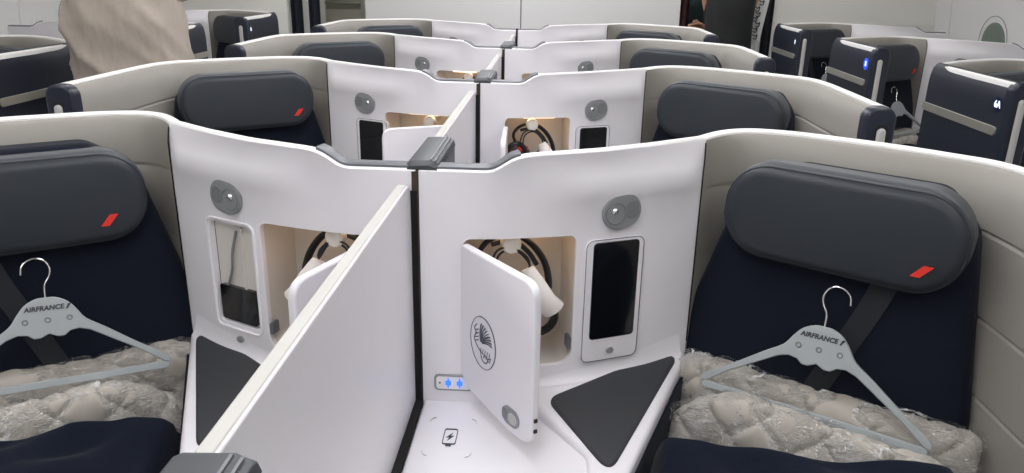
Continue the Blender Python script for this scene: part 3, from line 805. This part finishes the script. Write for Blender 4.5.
for k, s, l, sl in ((0,1,'black headphones with white sleeve hanging in the open niche right of the divider, nearest row',True),
                (0,-1,'black headphones with white sleeve in the nearest niche left of the divider',True),
                (1,1,'black headphones coiled in the second row niche beside a red pouch',True),
                (2,-1,'black headphones in the third row niche left of the divider',False)):
    headphones(s, 0, PITCH*k, l, sl)
for s, l in ((1, 'grey AIRFRANCE coat hanger leaning on the seat right of the divider'), (-1, 'grey AIRFRANCE coat hanger at the left edge on the left seat')):
    hanger(s, 0, 0, l, tilt=math.radians(2.0) if s > 0 else math.radians(-3.5))
bedding(1, 0, 0, 'quilted beige mattress pad in clear plastic on the nearest right seat')
bedding(-1, 0, 0, 'quilted beige mattress pad in clear plastic on the nearest left seat')
blanket(1, 0, 0, 'dark navy blanket in front of the plastic package, nearest right seat')
blanket(-1, 0, 0, 'dark navy blanket in front of the plastic package, nearest left seat')

# red pouch in the second row right niche
S, OX, OY = 1, 0, PITCH
O, U, V, N = wframe(.08, .30)
pr = empty('amenity_pouch', O+U*.04+V*.80-N*.05, 'dark amenity pouch with red bands standing in the second row niche', 'pouch')
puff(MB(), rr(.085,.165,.012,4,.052,.885), (O, U, V, N), -.085, -.050, .010, .002).build('pouch_body', CAPS, pr)
MB().prism(rr(.018,.013,.003,3,.022,.972), (O, U, V, N), -.055, -.040).build('red_band', REDP, pr)
MB().prism(rr(.034,.016,.003,3,.066,.972), (O, U, V, N), -.055, -.040).build('red_band', REDP, pr)

# ------------------------------------------------------------------ window-side suites
WX = 2.655
for k, y0 in enumerate((1.637, 2.737, 3.837)):
    w = ('nearest', 'middle', 'farthest')[k]
    num = ('6A', '8', '8')[k]
    build_suite(-1, WX, y0, '%s suite by the right-hand windows, navy aisle panel%s' % (w, (' numbered 6A', ' with blue lit badge', ' with white lit dot')[k]), 'win', 'suites along the right-hand windows', None,
                num=num, numcol=(None, 'blue', None)[k], detail=False)
    build_suite(1, -WX, y0, '%s suite by the left-hand windows, %s' % (w, ('navy panel cut by the left edge', 'partly behind the beige shirt', 'navy panel with small white light')[k]), 'win', 'suites along the left-hand windows', None,
                num=('', '', '8')[k], detail=False)
hanger(-1, WX, 2.737, 'pale coat hanger on the window seat between the blue badge panel and panel 6A', 0, False)
hanger(-1, WX, 3.837, 'pale coat hanger on the farthest right-hand window seat', 0, False)
bedding(-1, WX, 2.737, 'plastic wrapped mattress pad on the window seat behind panel 6A', 0)
blanket(-1, WX, 2.737, 'navy blanket on the window seat behind panel 6A')

# ------------------------------------------------------------------ people
def skinbody(name, joints, edges, m, parent, sub=2, root_i=0):
    me = bpy.data.meshes.new(name); base = wloc(parent)
    me.from_pydata([tuple(Vector(j[0])-base) for j in joints], edges, [])
    o = bpy.data.objects.new(name, me); C.objects.link(o); o.parent = parent
    sk = o.modifiers.new('skin', 'SKIN'); sk.use_smooth_shade = True
    for i, j in enumerate(joints):
        v = me.skin_vertices[0].data[i]; r = j[1]; v.radius = (r, r) if not isinstance(r, tuple) else r
        v.use_root = (i == root_i)
    s = o.modifiers.new('sub', 'SUBSURF'); s.levels = sub; s.render_levels = sub
    bpy.context.view_layer.update()
    nm = bpy.data.meshes.new_from_object(o.evaluated_get(bpy.context.evaluated_depsgraph_get()))
    o.modifiers.clear(); o.data = nm; nm.materials.clear(); nm.materials.append(m)
    for p in nm.polygons: p.use_smooth = True
    return o
def loft(name, rings, m, parent, n=40, disp=None):
    """rings: (centre, rx, ry) stacked; horizontal ellipses"""
    mb = MB(); k = len(rings)
    for i, (c, rx, ry) in enumerate(rings):
        for j in range(n):
            a = 2*PI*j/n; d = disp(i/(k-1), a) if disp else 0
            ca = math.copysign(abs(math.cos(a))**.85, math.cos(a)); sa = math.copysign(abs(math.sin(a))**.85, math.sin(a))
            mb.v.append(Vector((c[0]+ca*(rx+d), c[1]+sa*(ry+d), c[2])))
    for i in range(k-1):
        for j in range(n): mb.f.append([i*n+j, i*n+(j+1) % n, (i+1)*n+(j+1) % n, (i+1)*n+j])
    mb.f.append(list(range(n))[::-1]); mb.f.append([(k-1)*n+j for j in range(n)])
    return mb.build(name, m, parent, raw=True)
def hand_joints(J, E, wrist_i, p, d, side, curl=.4):
    """five separate bent fingers from a palm; p wrist, d direction, side thumb side"""
    d = Vector(d).normalized(); sd = Vector(side).normalized(); nrm = d.cross(sd)
    J.append((p+d*.045, .020)); pi_ = len(J)-1; E.append((wrist_i, pi_))
    for q, ln in zip((-1.5,-.5,.5,1.5), (.062,.078,.082,.074)):
        a = p+d*.080+sd*q*.019; J.append((a, .010)); i = len(J)-1; E.append((pi_, i))
        b = a+(d*math.cos(curl)+nrm*math.sin(curl))*ln*.5; J.append((b, .009)); E.append((i, i+1))
        c = b+(d*math.cos(curl*2.2)+nrm*math.sin(curl*2.2))*ln*.5; J.append((c, .0075)); E.append((i+1, i+2))
    a = p+d*.030+sd*.036; J.append((a, .012)); i = len(J)-1; E.append((pi_, i))
    J.append((a+(d*.8+sd*.5).normalized()*.032, .010)); E.append((i, i+1))
    J.append((a+(d*.95+sd*.25).normalized()*.058, .008)); E.append((i+1, i+2))
def person(loc, rz, label, h, m_top, m_leg, m_hair, arms, lean=0, cloth=None, shirt_rings=None, wide=1.0):
    L = Vector(loc); R = Matrix.Rotation(rz, 4, 'Z')
    def W(x, y, z):
        yy = y-(lean*max(0, z-.95)); return L+(R @ Vector((x, yy, 0)))+Vector((0,0,z*h/1.75))
    r = empty('person', L, label, 'person', raw=True)
    J = [(W(0,0,.97), (.13,.10)), (W(0,0,1.12), (.125,.095)), (W(0,.01,1.28), (.145,.105)), (W(0,.01,1.42), (.12,.085)), (W(0,-.005,1.51), .055), (W(0,-.02,1.57), .052)]
    E = [(0,1),(1,2),(2,3),(3,4),(4,5)]
    for sx in (-1, 1):
        i = len(J); J += [(W(sx*.095,0,.90), .085), (W(sx*.10,-.01,.50), .058), (W(sx*.10,.02,.10), .040), (W(sx*.11,-.07,.05), .038), (W(sx*.115,-.15,.03), .03)]
        E += [(0,i),(i,i+1),(i+1,i+2),(i+2,i+3),(i+3,i+4)]
    for sx, (el, wr, hd) in zip((-1, 1), arms):
        i = len(J); J += [(W(sx*.17,.01,1.41), .052), (W(*el), .042), (W(*wr), .028)]
        E += [(3,i),(i,i+1),(i+1,i+2)]
        dv = (R @ Vector(hd)); sd = (R @ Vector((-sx,-.6,.1)))
        hand_joints(J, E, i+2, W(*wr), dv, sd-dv.normalized()*sd.dot(dv.normalized()))
    body = skinbody('body', J, E, SKIN, r)
    # head, with nose, ears, eyes and mouth
    hd = MB(); hc = W(0,-.035,1.655)
    hd.ball(hc, .1, 20, 14, (.78,.95,1.18)); hdn = R @ Vector((0,-1,0)); hx = R @ Vector((1,0,0))
    hd.ball(hc+hdn*.095-Vector((0,0,.015)), .014, 8, 6, (1,1.2,1.7))
    for sx in (-1, 1): hd.ball(hc+hx*sx*.078-Vector((0,0,.01)), .02, 8, 6, (.6,.9,1.5))
    head = hd.build('head', SKIN, r, raw=True)
    e = MB()
    for sx in (-1, 1): e.ball(hc+hx*sx*.03+hdn*.084+Vector((0,0,.012)), .011, 8, 6)
    e.build('eyes', RIM, head, raw=True)
    MB().ball(hc+hdn*.086-Vector((0,0,.05)), .016, 8, 6, (1.3,1,.35)).build('mouth', RED, head, raw=True)
    MB().ball(hc-hdn*.014+Vector((0,0,.022)), .107, 20, 14, (.80,.95,1.12)).build('hair', m_hair, r, raw=True)
    return r, W, body

SHIRT = mat('beige_shirt_cloth', (.46, .40, .345), .85, bump=(7, .6, .04, (1, 1, .55)))
TROU = mat('khaki_trousers', (.30, .25, .2), .85)
SUIT = mat('black_suit_cloth', (.012, .013, .014), .8)
TEAL = mat('dark_green_cloth', (.012, .032, .034), .85)
HAIRM = mat('dark_hair', (.05, .03, .02), .6); HAIRG = mat('light_brown_hair', (.35, .2, .09), .6)
SHOE = mat('dark_shoe', (.02, .018, .016), .5)
def clothes(r, W, m_top, m_leg, torso, disp, sleeves, legw=1.0):
    T = []
    for a, b in zip(torso, torso[1:]):
        for q in range(6): T.append([a[i]+(b[i]-a[i])*q/6 for i in range(4)])
    torso = T+[list(torso[-1])]
    loft('shirt' if m_top is SHIRT else 'jacket', [(W(0, y, z), rx, ry) for z, rx, ry, y in torso], m_top, r, 120, disp)
    for sx in (-1, 1):
        pts = [W(sx*.09,0,.92), W(sx*.10,-.01,.52), W(sx*.10,.02,.09)]
        MB().tube(cr(pts, 5), [.105*legw, .102, .098, .093, .088, .084, .080, .078, .076, .074, .072], 16).build('trouser_leg', m_leg, r, raw=True)
        MB().tube([W(sx*.105,.06,.045), W(sx*.11,-.02,.05), W(sx*.115,-.12,.04), W(sx*.115,-.20,.028)], [.042,.048,.045,.03], 12).build('shoe', SHOE, r, raw=True)
    for sx, pts in zip((-1, 1), sleeves):
        MB().tube(cr([W(*p) for p in pts], 5), [.075-.028*i/(5*(len(pts)-1)) for i in range(5*(len(pts)-1)+1)], 14).build('sleeve', m_top, r, raw=True)

r1, W1, b1 = person((-1.308, 1.50, 0), PI, 'standing person in a loose beige shirt seen from behind in the left aisle', 1.78, SHIRT, TROU, HAIRM,
    [((-.20,-.17,1.46), (-.15,-.36,1.62), (0,-.5,1)), ((.20,-.17,1.46), (.15,-.36,1.62), (0,-.5,1))])
def folds(t, a):
    f = lambda x: 1-2*abs(math.sin(x))**.6
    return 1.15*(.007*f(a*2.2+t*11)+.006*f(a*3.1+t*19+1)+.004*f(a*5-t*9))*(.4+.6*abs(math.sin(a*1.5+t*4)))+.006*math.sin(a*3+t*5)
clothes(r1, W1, SHIRT, TROU, [(.86,.180,.15,0),(.88,.212,.165,0),(.92,.226,.168,0),(.98,.224,.165,0),(1.05,.214,.16,0),(1.12,.214,.155,0),(1.20,.216,.15,0),(1.30,.218,.145,.01),(1.40,.195,.13,.01),(1.46,.15,.10,0),(1.50,.08,.07,0)],
        folds, [[(-.15,.01,1.42),(-.20,-.17,1.46),(-.16,-.33,1.59)], [(.15,.01,1.42),(.20,-.17,1.46),(.16,-.33,1.59)]])
r2, W2, b2 = person((1.35, 4.05, 0), PI*1.0, 'standing person in a black suit seen from behind in the right aisle', 1.8, SUIT, SUIT, HAIRM,
    [((-.09,-.10,1.17), (-.05,-.12,1.22), (0,-1,0)), ((.09,-.10,1.17), (.05,-.12,1.22), (0,-1,0))])
clothes(r2, W2, SUIT, SUIT, [(.84,.14,.13,0),(.86,.158,.145,0),(.95,.156,.145,0),(1.05,.152,.135,0),(1.15,.152,.13,0),(1.28,.158,.13,.01),(1.40,.165,.12,.01),(1.46,.14,.10,0),(1.50,.07,.07,0)],
        lambda t, a: .004*math.sin(a*4+t*9), [[(-.105,.01,1.41),(-.085,-.09,1.18),(-.06,-.12,1.20)], [(.105,.01,1.41),(.085,-.09,1.18),(.06,-.12,1.20)]])
r3, W3, b3 = person((1.265, 4.74, 0), 0, 'person in dark green leaning forward with hands clasped beside the black suit', 1.62, TEAL, TEAL, HAIRG,
    [((-.20,-.05,1.14), (-.09,-.20,1.25), (1,-.4,0)), ((.20,-.05,1.14), (.05,-.20,1.25), (-1,-.4,0))], lean=.35)
clothes(r3, W3, TEAL, TEAL, [(.86,.16,.13,0),(.88,.18,.145,0),(1.0,.165,.13,0),(1.12,.165,.125,0),(1.28,.18,.125,0),(1.40,.17,.11,0),(1.46,.12,.09,0),(1.50,.06,.06,0)],
        lambda t, a: .004*math.sin(a*5+t*12), [[(-.17,.01,1.41),(-.20,-.04,1.15),(-.11,-.17,1.235)], [(.17,.01,1.41),(.20,-.04,1.15),(.07,-.17,1.235)]])
MB().tube(cr([W3(.02,-.10,1.62), W3(.03,-.16,1.52), W3(.025,-.16,1.43), W3(.02,-.15,1.38)], 5), [.05-.0015*i for i in range(16)], 12).build('hair_lock', HAIRG, r3, raw=True)

# ------------------------------------------------------------------ the cabin
S, OX, OY = 1, 0, 0
WALLM = mat('cabin_wall_panel', (.80, .795, .755), .5)
WALLC = mat('centre_bulkhead', (.70, .695, .69), .45)
CEIL = mat('ceiling_panel', (.8, .8, .8), .6)
CARP = mat('navy_carpet', (.03, .035, .055), .95, bump=(300, .5, .004), var=(80, .3))
SIDEW = mat('side_wall_panel', (.82, .82, .82), .45)
CURT = mat('dark_navy_curtain', (.008, .011, .02), .9)
CURR = mat('maroon_patterned_curtain', (.05, .012, .016), .85, var=(25, .8))
GAL = mat('galley_cream', (.50, .48, .41), .45); GALD = mat('galley_metal', (.26, .26, .22), .35, metal=.7)
GAL2 = mat('galley_counter', (.30, .28, .235), .5)
def st(o): o['kind'] = 'structure'; return o
st(MB().box((-2.9,-2.6,-.1),(2.9,6.6,0)).build('floor', CARP, raw=True, smooth=False))
st(MB().box((-2.9,-2.6,2.25),(2.9,6.6,2.35)).build('ceiling', CEIL, raw=True, smooth=False))
st(MB().box((-2.9,-2.7,0),(2.9,-2.6,2.25)).build('wall_front', WALLM, raw=True, smooth=False))
st(MB().box((-2.9,6.5,0),(2.9,6.6,2.25)).build('wall_back', WALLM, raw=True, smooth=False))
def sidewall(sx, name):
    mb = MB(); pr_ = [(2.68,0),(2.76,.5),(2.80,.95),(2.79,1.3),(2.72,1.7),(2.56,2.0),(2.41,2.26)]
    pts = cr([Vector((a, b, 0)) for a, b in pr_], 5)
    ys = []; y = -2.6
    seams = [4.12-1.06*k for k in range(6, -3, -1)]
    for ss in seams: ys += [(ss-.006,0),(ss-.003,.006),(ss+.003,.006),(ss+.006,0)]
    ys = [(-2.6,0)]+ys+[(6.5,0)]
    for yy, g in ys:
        for p in pts: mb.v.append(Vector((sx*(p.x+g), yy, p.y)))
        for p in pts: mb.v.append(Vector((sx*(p.x+.08), yy, p.y)))
    k = len(pts)
    for i in range(len(ys)-1):
        for j in range(k-1):
            a = i*2*k+j; b = (i+1)*2*k+j; mb.f.append([a, b, b+1, a+1]); mb.f.append([a+k, a+k+1, b+k+1, b+k])
    o = mb.build(name, SIDEW, raw=True); return st(o)
sidewall(-1, 'wall_left'); sidewall(1, 'wall_right')
BLIND = mat('green_grey_blind', (.16, .20, .165), .35); WFRM = mat('window_surround', (.66, .66, .66), .4); DARKW = mat('window_dark', (.02, .03, .03), .1)
WN = 0
def window(sx, y, z, dark=.55):
    global WN
    WN += 1
    x = sx*2.802
    fr = (Vector((x, y, z)), Vector((0,-sx,0)), Vector((-sx*.05,0,1)).normalized(), Vector((-sx,0,0)))
    w = empty('window_%d' % WN, (x, y, z-.2), raw=True); w['kind'] = 'structure'
    o = rr(.27,.40,.13,10)
    MB().tube([fr[0]+fr[1]*a+fr[2]*b+fr[3]*.006 for a, b in rr(.31,.44,.15,10)], .002, 6, closed=True).build('window_reveal_line', LAMPG, w, raw=True)
    puff(MB(), rr(.245,.37,.12,10), fr, -.02, .012, .012).build('window_blind', BLIND, w, raw=True)
    MB().prism(rr(.05,.012,.005,3,0,-.02), fr, .01, .018).build('blind_handle', WFRM, w, raw=True)
    MB().prism(rr(.20,.10,.03,4,0,-.10), fr, .006, .0135).build('window_pane', DARKW, w, raw=True)
WINS = [(1,3.56,1.09),(1,2.50,1.09),(-1,3.56,1.11),(-1,2.62,1.11),(-1,1.56,1.11)]
for a in WINS: window(*a)
# bulkheads
mb = MB().box((-1.10,4.20,0),(-.030,4.24,2.25)).box((-.022,4.20,0),(1.05,4.24,2.25)).box((-.030,4.215,0),(-.022,4.24,2.25))
st(mb.build('wall_centre_bulkhead', WALLC, raw=True, smooth=False))
st(MB().box((-.030,4.205,0),(-.022,4.216,2.25)).build('trim_1', GTRIM, raw=True))
def bulk(sx, name, m):
    mb = MB(); x0, x1 = (1.70, 2.80); ys = 4.34
    mb.box((min(sx*x0, sx*x1), ys, 0), (max(sx*x0, sx*x1), ys+.04, 2.25))
    mb.box((min(sx*x0, sx*x1), ys-.006, 1.20), (max(sx*x0, sx*x1), ys+.001, 1.206))
    return st(mb.build(name, m, raw=True, smooth=False))
bulk(-1, 'wall_left_bulkhead', WALLM); bulk(1, 'wall_right_bulkhead', WALLM)
st(MB().box((-1.125,4.19,0),(-1.10,4.25,2.25)).box((-1.16,4.3,0),(-1.145,4.34,2.25)).build('trim_2', GALD, raw=True, bev=.003))
# curtains in the aisles
def curtain(x0, x1, y, m, label, amp=.02):
    mb = MB(); n = 40; t = .012
    for sgn in (0, 1):
        for i in range(n+1):
            x = x0+(x1-x0)*i/n; yy = y+amp*math.sin(i/n*PI*max(3, (x1-x0)/.03))+sgn*t
            for z in (.02, .7, 1.4, 2.2): mb.v.append(Vector((x, yy, z)))
    N_ = (n+1)*4
    for i in range(n):
        for j in range(3):
            a = i*4+j; mb.f.append([a, a+4, a+5, a+1]); mb.f.append([N_+a, N_+a+1, N_+a+5, N_+a+4])
        mb.f.append([i*4, N_+i*4, N_+i*4+4, i*4+4]); mb.f.append([i*4+3, i*4+7, N_+i*4+7, N_+i*4+3])
    for i in (0, n):
        for j in range(3): a = i*4+j; mb.f.append([a, a+1, N_+a+1, N_+a])
    r = empty('aisle_curtain', ((x0+x1)/2, y, 0), label, 'curtain', raw=True)
    mb.build('curtain_cloth', m, r, raw=True)
    MB().tube([(x0-.03,y,2.21),(x1+.03,y,2.21)], .01, 8).build('curtain_rail', GALD, r, raw=True)
curtain(-1.70,-1.615, 4.42, CURT, 'dark navy curtain gathered beside the left bulkhead')
curtain(-1.555,-1.475, 4.38, CURT, 'dark navy curtain nearest the galley on the left aisle')
st(MB().box((-1.62,4.46,0),(-1.53,4.52,2.25)).build('trim_3', WALLM, raw=True))
curtain(1.062, 1.13, 4.32, CURR, 'maroon patterned curtain beside the centre bulkhead, right aisle', .03)
curtain(1.10, 1.80, 5.4, CURT, 'black curtain filling the right aisle behind the suited person', .03)
curtain(1.635, 1.70, 4.31, CURT, 'narrow dark curtain against the right-hand bulkhead')
# white garment with black marks hanging by that curtain
gr = empty('white_garment', (1.58, 4.15, .75), 'white cloth with black script marks hanging right of the suited person', 'cloth', raw=True)
mb = MB(); n = 24
for sgn in (0, 1):
    for i in range(n+1):
        z = .80+.62*i/n; w = .028+.032*(i/n)
        for q in range(7):
            x = 1.535+.035*(i/n)+(q/6-.5)*2*w; mb.v.append(Vector((x, 4.16+.012*math.sin(q*1.7+i*.3)+sgn*.008, z)))
M_ = (n+1)*7
for i in range(n):
    for q in range(6):
        a = i*7+q; mb.f.append([a, a+1, a+8, a+7]); mb.f.append([M_+a, M_+a+7, M_+a+8, M_+a+1])
    for q in (0, 6): a = i*7+q; mb.f.append([a, a+7, M_+a+7, M_+a])
mb.build('cloth_body', mat('white_cloth', (.72,.73,.72), .8), gr, raw=True)
mb = MB()
for i, (x, z) in enumerate([(1.548,1.30),(1.556,1.265),(1.540,1.235),(1.560,1.20),(1.545,1.165),(1.552,1.12),(1.572,1.34)]):
    mb.tube(cr([Vector((x-.018,4.142,z+.014)), Vector((x,4.142,z+.002)), Vector((x+.014,4.142,z+.012)), Vector((x+.008,4.142,z-.016)), Vector((x-.012,4.142,z-.012))], 4), .0035, 5)
mb.build('black_script', INK, gr, raw=True)
# galley unit beyond the left aisle
gu = empty('galley_cabinet', (-1.33, 5.2, 0), 'cream galley cabinet with metal frame at the end of the left aisle', 'galley cabinet', raw=True)
MB().box((-1.62,5.0,0),(-1.13,5.5,2.2)).build('cabinet_body', GAL, gu, raw=True, bev=.004)
MB().box((-1.60,4.975,1.262),(-1.27,5.0,1.9)).build('cabinet_door', GAL, gu, raw=True, bev=.004)
MB().box((-1.60,4.93,1.235),(-1.16,5.0,1.252)).build('metal_ledge', GALD, gu, raw=True, bev=.003)
MB().box((-1.60,4.96,1.10),(-1.16,5.0,1.20)).build('counter_front', GAL2, gu, raw=True, bev=.004)
MB().box((-1.262,4.97,1.25),(-1.245,5.0,2.1)).build('door_frame_bar', GALD, gu, raw=True, bev=.003)
MB().box((-1.215,4.97,1.25),(-1.20,5.0,2.1)).build('door_frame_bar', GALD, gu, raw=True, bev=.003)
MB().tube([(-1.175,4.93,1.22),(-1.175,4.90,1.24),(-1.175,4.90,1.32),(-1.175,4.93,1.34)], .007, 8).build('pull_handle', GALD, gu, raw=True)

# ------------------------------------------------------------------ light
LITE = mat('ceiling_light_diffuser', (1,1,1), .5, emit=(.97,.97,1.0), estr=6.6)
LITE2 = mat('aisle_light_diffuser', (1,1,1), .5, emit=(1,.98,.95), estr=3.9)
for x in (-1.32, 0, 1.32):
    nm = {-1.32: 'left', 0: 'centre', 1.32: 'right'}[x]
    r = empty('ceiling_light', (x, 1.9, 2.235), 'long white ceiling light strip over the %s %s' % (nm, 'rows' if x == 0 else 'aisle'), 'light', 'ceiling lights', raw=True)
    MB().box((x-.20,-2.3,2.215),(x+.20,6.2,2.225)).build('light_diffuser', LITE if x == 0 else LITE2, r, raw=True)
    MB().box((x-.22,-2.32,2.225),(x+.22,6.22,2.25)).build('light_housing', CEIL, r, raw=True, bev=.003)
sc = bpy.context.scene
w = bpy.data.worlds.new('world'); sc.world = w; w.use_nodes = True
w.node_tree.nodes['Background'].inputs[0].default_value = (.9,.92,1,1); w.node_tree.nodes['Background'].inputs[1].default_value = .3

# ------------------------------------------------------------------ camera
F, YAW, PIT, ROL = 774.732, math.radians(3.074), math.radians(19.05), math.radians(1.081)
cx, cy, cz = .238, -1.299, 1.52
fw = Vector((-math.sin(YAW)*math.cos(PIT), math.cos(YAW)*math.cos(PIT), -math.sin(PIT)))
rt = Vector((math.cos(YAW), math.sin(YAW), 0)); up = rt.cross(fw)
r2_ = rt*math.cos(ROL)+up*math.sin(ROL); u2_ = -rt*math.sin(ROL)+up*math.cos(ROL)
cam = bpy.data.cameras.new('camera'); co = bpy.data.objects.new('camera', cam); C.objects.link(co)
M4 = Matrix(((r2_.x, u2_.x, -fw.x, cx), (r2_.y, u2_.y, -fw.y, cy), (r2_.z, u2_.z, -fw.z, cz), (0,0,0,1)))
co.matrix_world = M4; cam.sensor_width = 36; cam.lens = F/1024*36; cam.clip_start = .02
sc.camera = co
sc.view_settings.view_transform = 'Standard'; sc.view_settings.look = 'None'; sc.view_settings.gamma = 1; sc.view_settings.use_curve_mapping = False
sc.view_settings.exposure = 0
